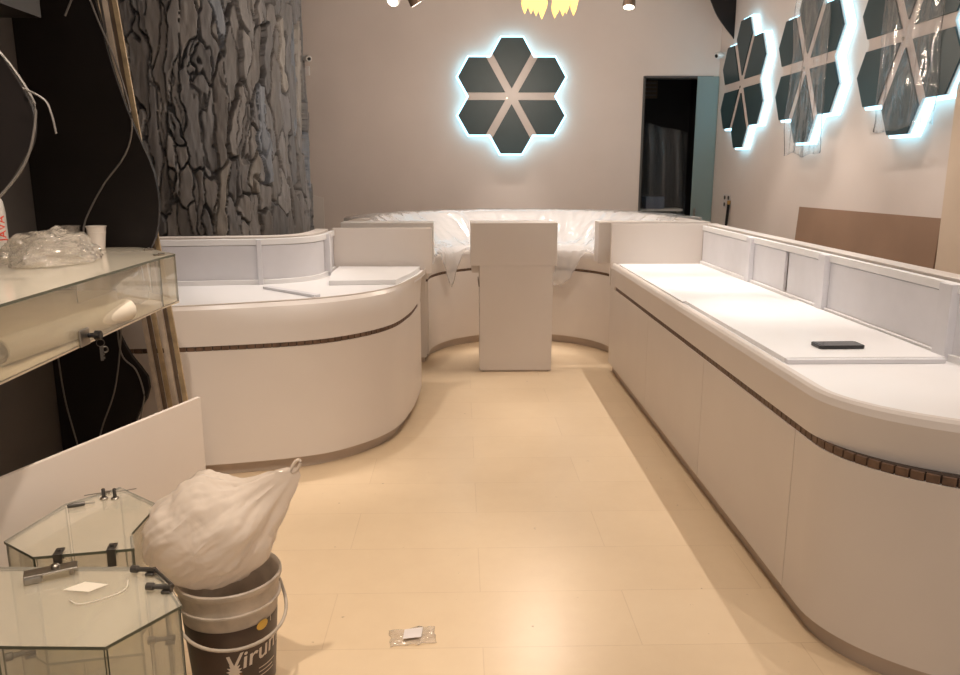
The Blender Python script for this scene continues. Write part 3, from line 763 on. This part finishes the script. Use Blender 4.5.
G1 = glass_unit('low angular glass case at the bottom left corner, nearest the camera', front, .6, (-1.0, 1.7, 0))
rear = [(-1.262, 2.015), (-1.134, 1.923), (-.885, 1.965), (-.93, 2.06), (-.93, 2.25), (-1.102, 2.388), (-1.215, 2.26)]
G2 = glass_unit('low angular glass case against the white board, behind the nearest one', rear, .6, (-1.05, 2.15, 0))
clip(G2, (-1.075, 1.942, .596), PI/2+.2, 'darksteel', .04); clip(G2, (-.945, 1.966, .596), PI/2+.2, 'darksteel', .04)
def long_clamp(root, p, ang):
    mb = MB().tube([(0, 0, 0), (.018, 0, 0), (.019, 0, 0), (.055, 0, 0), (.062, 0, 0)], [.0095, .0095, .006, .006, .008], 12)
    mb.box(.04, .062, -.012, .012, -.012, -.006)
    o = mb.build('glass_clamp', M['darksteel'], root, smooth=40, bevel=.001)
    o.matrix_local = Matrix.Translation(Vector(local(root, p))) @ Matrix.Rotation(ang, 4, 'Z'); return o
long_clamp(G1, (-.835, 1.825, .615), -.1); long_clamp(G1, (-.765, 1.742, .613), -.1)
a = Vector((-.775, 1.822, .615)); q = Vector((-.700, 1.738, .615))
shift(MB().tube([tuple(a), tuple(q)], .0045, 8), G1).build('hinge_bar', M['darksteel'], G1)
long_clamp(G1, (-.752, 1.69, .50), .2); long_clamp(G1, (-1.0, 1.54, .56), .5)
# hinge plate lying on the near case
hp = thing('hinge', 'small steel corner hinge lying on the nearest low glass case', 'hinge', (-1.03, 1.815, .6005), .45)
MB().box(-.06, .06, -.02, .02, .018, .023).build('leaf', M['steel'], hp, bevel=.002)
MB().box(-.06, -.02, -.02, .02, 0, .018).build('block', M['steel'], hp, bevel=.003)
MB().lathe((.01, 0, .023), [(.010, 0), (.010, .008), (.007, .011), (0, .011)], 14).build('screw', M['steel'], hp, smooth=40)
MB().tube([(.045, 0, 0), (.045, 0, .018)], .006, 8).build('screw', M['steel'], hp)
def screw(loc, label):
    t = thing('screw', label, 'screw', loc, 0, 'loose screws')
    MB().lathe((0, 0, 0), [(0, 0), (.0125, 0), (.0125, .003), (.008, .006), (0, .006)], 16).build('head', M['steel'], t, smooth=40)
    MB().lathe((0, 0, .006), [(.0055, 0), (.0055, .026), (.004, .028), (0, .028)], 10).build('shank', M['darksteel'], t, smooth=40)
screw((-1.112, 2.295, .6004), 'left one of two screws standing on heads on the low glass case')
screw((-1.078, 2.295, .6004), 'right one of two screws standing on heads on the low glass case')
t = thing('fixing_pin', 'dark metal pin lying left of the two standing screws', 'pin', (-1.162, 2.235, .6004), .45)
MB().tube([(-.03, 0, .008), (-.01, 0, .009), (.018, 0, .008)], [.005, .008, .006], 10).build('body', M['darksteel'], t, smooth=40)
MB().tube([(.018, 0, .008), (.045, 0, .005)], .002, 6).build('tip', M['steel'], t)
t = thing('wire_tie', 'thin wire with a twisted ring lying behind the two standing screws', 'wire', (-1.12, 2.335, .6004), .32)
pts = [(-.065, 0, .003), (-.015, .002, .004)] + [(.009*math.cos(a_), .009*math.sin(a_), .004+.001*i/10) for i, a_ in enumerate([PI+2*PI*k/10 for k in range(11)])] + [(.02, 0, .004), (.05, -.003, .004), (.085, .004, .003)]
MB().tube(pts, .0015, 6).build('wire', M['steel'], t, smooth=60)
pp = MB().plate([(-.972, 1.752, .6005), (-.905, 1.74, .6005), (-.872, 1.775, .6005), (-.935, 1.788, .6005)], 0, (0, 0, .0012))
tag(pp.build('paper_scrap', M['paper']), 'flat pale paper scrap on the nearest low glass case', 'paper scrap')
cable([(-.93, 1.70, .603), (-.90, 1.682, .603), (-.86, 1.70, .603), (-.82, 1.742, .603), (-.83, 1.79, .603)], .0018, 'thin pale string curled on the nearest low glass case', 'paper', 'string')

# ------------------------------------------------------------------ bucket and carrier bag
BK = thing('paint_bucket', 'dirty white paint bucket with dark printed label and carrying handle', 'bucket', (-.712, 2.19, 0))
def br(z): return .118 + .030*z/.40
MB().lathe((0, 0, 0), [(0, 0), (.112, 0), (br(.01), .006), (br(.335), .335), (br(.335)+.004, .337), (br(.385), .385), (.155, .387), (.158, .392), (.158, .405), (.154, .409), (.149, .405), (.145, .395), (.112, .008), (0, .008)], 56).build('body', M['bucket'], BK, smooth=35)
MB().lathe((0, 0, 0), [(br(.335)+.004, .328), (br(.335)+.009, .330), (br(.335)+.009, .336), (br(.335)+.004, .338)], 56).build('rim_ring', M['bucket'], BK, smooth=35)
MB().lathe((0, 0, 0), [(br(z)+.0012, z) for z in (.05, .12, .2, .285)], 60, a0=-2.9, a1=.12).build('printed_label', M['label'], BK, smooth=35)
az0 = -1.26
MB().lathe((0, 0, 0), [(br(z)+.0018, z) for z in (.055, .14)], 20, a0=az0-.55, a1=az0+.15).build('printed_picture', M['labelimg'], BK, smooth=35)
curved_text('Virum', .080, M['lettering'], BK, lambda z: br(z)+.0022, az0+.50, .186, .16, shear=.25, name='lettering')
e = MB().lathe((0, 0, 0), [(0, 0), (.001, 0)], 4)
def badge(azc, zc, rx, rz):
    n = 28; vs = []; 
    for k in (0, .5, 1):
        for i in range(n):
            a_ = 2*PI*i/n; z = zc+rz*k*math.sin(a_); R_ = br(z)+.0024; aa = azc+rx*k*math.cos(a_)/R_
            vs.append((R_*math.cos(aa), R_*math.sin(aa), z))
    return MB().add(vs, [(k*n+i, k*n+(i+1) % n, (k+1)*n+(i+1) % n, (k+1)*n+i) for k in (0, 1) for i in range(n)])
sp = []
for i in range(26):
    a_ = 2*PI*i/26; q = .026 if i % 2 else .013+.007*random.random()
    sp.append((q*math.cos(a_)*.9, q*math.sin(a_)*1.15))
zc_ = .150; vs = [((br(zc_+y)+.0021)*math.cos(az0-.02+x/.13), (br(zc_+y)+.0021)*math.sin(az0-.02+x/.13), zc_+y) for x, y in [(0, 0)]+sp]
MB().add(vs, [(0, i+1, (i+1) % 26+1) for i in range(26)]).build('printed_splash', M['lettering'], BK)
badge(az0+.66, .275, .021, .016).build('badge', M['yellow'], BK, smooth=35)
curved_text('1', .032, M['lettering'], BK, lambda z: br(z)+.0024, az0+.90, .28, 0, name='lettering')
for i in range(4): curved_text('-------', .020, M['lettering'], BK, lambda z: br(z)+.0022, az0+.72, .150-.016*i, .1, name='lettering') if False else None
for i, wd in enumerate((.07, .06, .065)):
    z = .130-.014*i; a0_ = az0+.55
    MB().lathe((0, 0, 0), [(br(z)+.0022, z), (br(z)+.0022, z+.0035)], 10, a0=a0_, a1=a0_+wd/.13).build('text_line', M['bucket'], BK)
hd = []
for i in range(33):
    t_ = PI*i/32; az = az0+.20+1.05*math.cos(t_)*1.45
    sag = math.sin(t_)
    rr_ = br(.30)+.012+.022*sag
    hd.append((rr_*math.cos(az), rr_*math.sin(az),   .345-.098*sag))
MB().tube(hd, .0052, 8).build('handle', M['bucket'], BK, smooth=60)

def bagfn():
    sil = [(0, .200), (.3, .222), (.55, .225), (.80, .195), (1.05, .172), (1.35, .178), (1.6, .190), (1.85, .183), (2.2, .172), (2.6, .185), (2.95, .208), (3.2, .210), (3.6, .200), (4.0, .182), (4.4, .168), (4.72, .162), (5.1, .165), (5.5, .180), (5.9, .192), (6.2832, .200)]
    def sr(a_):
        a_ %= 2*PI
        for (p, r1), (q, r2) in zip(sil, sil[1:]):
            if p <= a_ <= q:
                t_ = (a_-p)/(q-p); t_ = t_*t_*(3-2*t_); return r1+(r2-r1)*t_
        return .2
    ear = Vector((.79, 0, .61)).normalized()
    ear2 = Vector((.12, .35, 1)).normalized()
    def fn(u, v):
        th = 2*PI*u; ph = PI*v      # pole axis along Y so that the outline lies in the X-Z plane
        s_, c_ = math.sin(ph), math.cos(ph)
        dr = Vector((s_*math.cos(th), -c_, s_*math.sin(th)))
        R_ = sr(th)
        w = dr.x*.8+dr.z*.6         # creases fan out from the knotted handle
        q_ = dr - ear*dr.dot(ear)
        an = math.atan2(q_.y, q_.dot(Vector((-.6, 0, .8))))
        cr = abs(n3(an*1.9, w*.8, 3)) + .55*abs(n3(an*5, w*1.6, 8)) + .25*abs(n3(an*11, w*3, 5))
        k = 1 + .05*n3(*(dr*2.2), 1) - .13*cr + .012*n3(*(dr*9), 1)
        p = Vector((R_*s_*math.cos(th)*k, -c_*.135*k, R_*s_*math.sin(th)*k))
        e1 = max(0, dr.dot(ear))
        p = p + ear*(.105*e1**26) + ear*(.035*e1**8)
        p.y *= 1-.8*e1**8
        e2 = max(0, dr.dot(ear2)); p += Vector((0, 0, .02))*e2**8
        x, y, z = p
        z = max(z, -.145+.012*n3(x*9, y*9, 2))
        X = -.752+x; Z = .538+z
        if Z < .612: X = max(X, -.922)
        return (X, 2.165+y, Z)
    return fn
bg = thing('carrier_bag', 'stuffed milky plastic carrier bag sitting on the paint bucket', 'bag', (-.752, 2.165, .545))
shift(MB().grid(bagfn(), 150, 76), bg).build('bag_body', M['bag'], bg, smooth=60)
tip = Vector((-.752, 2.165, .545)) + Vector((.79, 0, .61)).normalized()*.335
lp_ = [tuple(tip + Vector((.5, 0, .86))*(.022*math.cos(a_)+.004) + Vector((-.86, 0, .5))*(.009*math.sin(a_))) for a_ in [2*PI*i/24 for i in range(25)]]
shift(MB().tube(lp_, .0045, 8, False), bg).build('handle_loop', M['bag'], bg, smooth=60)

# scrap on the floor
sc_ = thing('plastic_sachet', 'small clear sachet with white label lying on the cream floor', 'sachet', (-.175, 2.455, 0), .15)
def sfn(u, v):
    x = (u-.5)*.16; y = (v-.5)*.10
    return (x+.01*n3(u*3, v*3), y+.012*n3(u*4, v*2, 5), .003+.014*abs(n3(u*5, v*4, 2)))
MB().grid(sfn, 18, 14).build('sachet_film', M['wrap'], sc_, smooth=30, solid=.0008)
MB().plate([(-.035, -.022, .012), (.028, -.024, .014), (.04, .03, .016), (-.025, .03, .014)], 0, (0, 0, .001)).build('sachet_label', M['tape'], sc_)

# phone
ph = thing('phone', 'black mobile phone lying on the right-hand counter', 'phone', (1.545, 3.085, .8905), .02)
mb = MB(); r_ = .016; hw, hh = .095, .046
pts = []
for cx_, cy_, a0_ in ((hw-r_, hh-r_, 0), (-hw+r_, hh-r_, PI/2), (-hw+r_, -hh+r_, PI), (hw-r_, -hh+r_, 1.5*PI)):
    pts += [(cx_+r_*math.cos(a0_+PI/2*i/6), cy_+r_*math.sin(a0_+PI/2*i/6)) for i in range(7)]
MB().prism(pts, 0, .014).build('body', M['phone'], ph, bevel=.002)
MB().box(-hw+.012, hw-.012, -hh+.005, hh-.005, .0141, .0147).build('screen', M['screen'], ph)

# ------------------------------------------------------------------ right and back wall things
cb = tag(MB().plate([(XR-.10, 6.21, .001), (XR-.10, 4.34, .001), (XR-.028, 4.34, 1.335), (XR-.028, 6.21, 1.315)], 0, (.010, 0, 0)).build('board_sheet', M['cardboard'], bevel=.001),
         'large brown board sheet leaning on the right wall behind the counter', 'board')
so = thing('socket_box', 'bare double wall socket on the right wall near the dark doorway', 'socket', (XR, 8.0, 1.29))
for dy in (-.055, .055):
    for dz in (-.035, .035):
        mb = MB().lathe((0, 0, 0), [(0, 0), (.020, 0), (.020, .006), (.014, .008), (0, .008)], 12)
        o = mb.build('terminal', M['darksteel'], so, smooth=40); o.matrix_local = Matrix.Translation((-.006, dy, dz)) @ Matrix.Rotation(-PI/2, 4, 'Y')
MB().box(-.006, 0, -.11, .11, -.07, .07).build('face_plate', M['plate'], so, bevel=.002)
rod = thing('tool_rod', 'dark rod leaning on the right wall below the socket', 'rod', (2.66, 7.90, 0))
MB().tube([(-.02, .03, .0), (.036, -.02, 1.26)], .014, 10).build('shaft', M['black'], rod, smooth=40)
MB().tube([(.0362, -.0202, 1.262), (.0375, -.0213, 1.30)], .017, 10).build('grip', M['brass'], rod, smooth=40)
def camera_unit(label, loc, ang):
    t = thing('security_camera', label, 'security camera', loc, ang)
    MB().box(-.028, .028, -.012, 0, -.03, .03).build('mount', M['camwhite'], t, bevel=.004)
    MB().tube([(0, -.01, 0), (0, -.055, 0)], .012, 12).build('neck', M['camwhite'], t, smooth=40)
    mb = MB().tube([(0, -.05, .002), (0, -.055, .0), (0, -.105, -.012), (0, -.112, -.014)], [.02, .033, .033, .027], 18)
    mb.build('body', M['camwhite'], t, smooth=40)
    MB().tube([(0, -.1125, -.014), (0, -.117, -.0155)], .018, 14).build('lens', M['lens'], t, smooth=40)
    return t
camera_unit('small white security camera on the back wall beside the bark column', (-1.585, YB, 2.72), .5)
camera_unit('small white security camera high in the right corner above the doorway', (XR, 8.36, 2.75), -PI/2+.45)
jb = thing('junction_box', 'small white box on the back wall under the left camera', 'junction box', (-1.575, YB, 2.60))
MB().box(-.03, .03, -.03, 0, -.045, .045).build('body', M['camwhite'], jb, bevel=.004)
MB().box(-.022, .022, -.033, -.0302, -.036, .036).build('cover', M['tape'], jb, bevel=.002)
lb2 = MB().plate([(-1.80, 8.30, .001), (-1.43, 8.30, .001), (-1.455, 8.47, 1.31), (-1.80, 8.47, 1.40)], 0, (0, .012, 0))
tag(lb2.build('leaning_board', M['white'], bevel=.002), 'pale narrow board leaning on the back wall beside the bark column', 'board')

def track(label, loc, heads):
    t = thing('spotlight', label, 'spotlight', loc)
    zc = CEIL-loc[2]
    MB().lathe((0, 0, 0), [(0, zc-.001), (.06, zc-.001), (.06, zc-.03), (0, zc-.03)], 20).build('ceiling_plate', M['lampbody'], t, smooth=40)
    MB().tube([(0, 0, zc-.03), (0, 0, .055)], .010, 10).build('stem', M['lampbody'], t, smooth=40)
    MB().box(-.11, .11, -.015, .015, .045, .065).build('arm', M['lampbody'], t, bevel=.004)
    for x, dx, dy, m in heads:
        d_ = Vector((dx, dy, -1)).normalized(); p = Vector((x, 0, .03))
        h = MB().tube([p-d_*.045, p-d_*.035, p+d_*.05, p+d_*.055], [.03, .044, .052, .05], 20).build('lamp_head', m, t, smooth=40)
        MB().tube([p+d_*.0555, p+d_*.058], .042, 18).build('lens', M['lamp'], h)
    return t
track('double ceiling spotlight left of the chandelier', (-.44, 6.6, 2.905), [(-.07, -.3, -.9, M['camwhite']), (.075, .6, .3, M['lampbody'])])
track('single bronze ceiling spotlight right of the chandelier', (1.355, 6.6, 2.89), [(0, -.1, -.25, M['lampbody'])])

ch = thing('chandelier', 'glowing gold crystal chandelier cut off by the top picture edge', 'chandelier', (.675, 6.2, 2.80))
zc = CEIL-2.80
MB().lathe((0, 0, 0), [(0, zc-.001), (.07, zc-.001), (.05, zc-.04), (0, zc-.04)], 20).build('ceiling_rose', M['brass'], ch, smooth=40)
MB().tube([(0, 0, zc-.04), (0, 0, .18)], .008, 8).build('rod', M['brass'], ch, smooth=40)
MB().tube([(.19*math.cos(a_), .19*math.sin(a_), .18) for a_ in [2*PI*i/32 for i in range(33)]], .010, 8, False).build('ring', M['brass'], ch, smooth=60)
MB().tube([(.10*math.cos(a_), .10*math.sin(a_), .17) for a_ in [2*PI*i/24 for i in range(25)]], .008, 8, False).build('ring', M['brass'], ch, smooth=60)
mb = MB()
for k in range(4):
    a_ = k*PI/2; mb.tube([(0, 0, .19), (.19*math.cos(a_), .19*math.sin(a_), .18)], .006, 6)
mb.build('spoke', M['brass'], ch)
for k in range(12):
    a_ = 2*PI*k/12+.2; q = .19
    z_ = -.02+.03*((k*5) % 3)/2
    MB().lathe((q*math.cos(a_), q*math.sin(a_), z_), [(0, -.045), (.02, .0), (.026, .03), (.018, .09), (.008, .175-z_), (0, .175-z_)], 8).build('crystal_drop', M['bulb'], ch)
for k in range(6):
    a_ = 2*PI*k/6; q = .10
    MB().lathe((q*math.cos(a_), q*math.sin(a_), -.03), [(0, -.045), (.02, .0), (.026, .03), (.018, .09), (.008, .195), (0, .195)], 8).build('crystal_drop', M['bulb'], ch)

# ------------------------------------------------------------------ light
def spot(loc, e, ang=80, blend=.5, col=(1, .84, .68), r=.04, target=None):
    L = bpy.data.lights.new('downlight_or_fill', 'SPOT'); L.energy = e; L.spot_size = math.radians(ang); L.spot_blend = blend; L.color = col; L.shadow_soft_size = r
    o = bpy.data.objects.new('downlight_or_fill', L); C.objects.link(o); o.location = loc
    if target:
        o.rotation_euler = (Vector(target)-Vector(loc)).to_track_quat('-Z', 'Y').to_euler()
    return o
W_ = (1, .90, .82)
for y, e_ in ((1.7, 46), (2.75, 46), (3.85, 78), (5.0, 88), (6.0, 88)): spot((1.86, y, 3.6), e_, 64, .35, W_, .012)
for x, y in ((-1.5, 4.55), (-.7, 4.9)): spot((x, y, 3.6), 84, 46, .5, W_)
for x, y in ((-.3, 7.5), (.55, 7.75), (1.4, 7.5)): spot((x, y, 3.6), 130, 46, .5, W_)
WW = (1, .85, .70)
for x, y, e in ((.25, 1.0, 74), (.15, 2.7, 56), (.4, 4.5, 46)): spot((x, y, 3.6), e, 78, .8, WW)
spot((-.55, 1.2, 3.6), 185, 60, .7, WW, target=(-1.15, 2.3, .8))  # fill spot added to brighten the bag, bucket and white board
spot((-1.15, 2.7, 3.6), 75, 56, .6, WW)  # another added fill for the front left
spot((-.6, 2.1, 3.6), 85, 40, .7, WW, target=(-1.5, 2.8, 1.25))  # added fill aimed at the upper glass case to lift its brightness
for y, e_ in ((5.85, 58), (4.95, 58), (4.05, 66)): spot((1.58, y, 3.6), e_, 19, .8, (1, .95, .9), .02)
def glow(loc, e, col=(1, .84, .70), r=.18):
    L = bpy.data.lights.new('chandelier_or_fill_light', 'POINT'); L.energy = e; L.color = col; L.shadow_soft_size = r
    o = bpy.data.objects.new('chandelier_or_fill_light', L); C.objects.link(o); o.location = loc
glow((.675, 6.2, 2.62), 56); glow((.3, 3.0, 3.1), 22); glow((.3, .2, 3.1), 11)  # first belongs to the chandelier, the others are unseen fills added for the walls
ar = bpy.data.lights.new('shopfront_light', 'AREA'); ar.shape = 'RECTANGLE'; ar.size = 4.5; ar.size_y = 2.2; ar.energy = 16; ar.color = (1, .88, .78)
o = bpy.data.objects.new('shopfront_light', ar); C.objects.link(o); o.location = (.2, -2.4, 2.2); o.rotation_euler = (math.radians(80), 0, 0)

wd = bpy.data.worlds.new('world'); bpy.context.scene.world = wd; wd.use_nodes = True
bgn = wd.node_tree.nodes['Background']; bgn.inputs[0].default_value = (1, .9, .82, 1); bgn.inputs[1].default_value = .35

# ------------------------------------------------------------------ camera
F_, CXI, CYI, VX, VY = 780, 480, 337.5, 460, 170
pit = math.atan((CYI-VY)/F_); yaw = math.atan((CXI-VX)*math.cos(pit)/F_)
cam = bpy.data.cameras.new('camera'); cam.sensor_width = 36; cam.lens = 36*F_/960; cam.clip_start = .05
co = bpy.data.objects.new('camera', cam); C.objects.link(co); co.location = (0, 0, 1.6)
co.rotation_euler = (PI/2-pit, 0, -yaw)
sc = bpy.context.scene; sc.camera = co
sc.view_settings.view_transform = 'Standard'; sc.view_settings.look = 'None'; sc.view_settings.gamma = 1; sc.view_settings.exposure = .27
sc.cycles.max_bounces = 10; sc.cycles.transparent_max_bounces = 24
try: sc.cycles.sample_clamp_indirect = 6
except Exception: pass
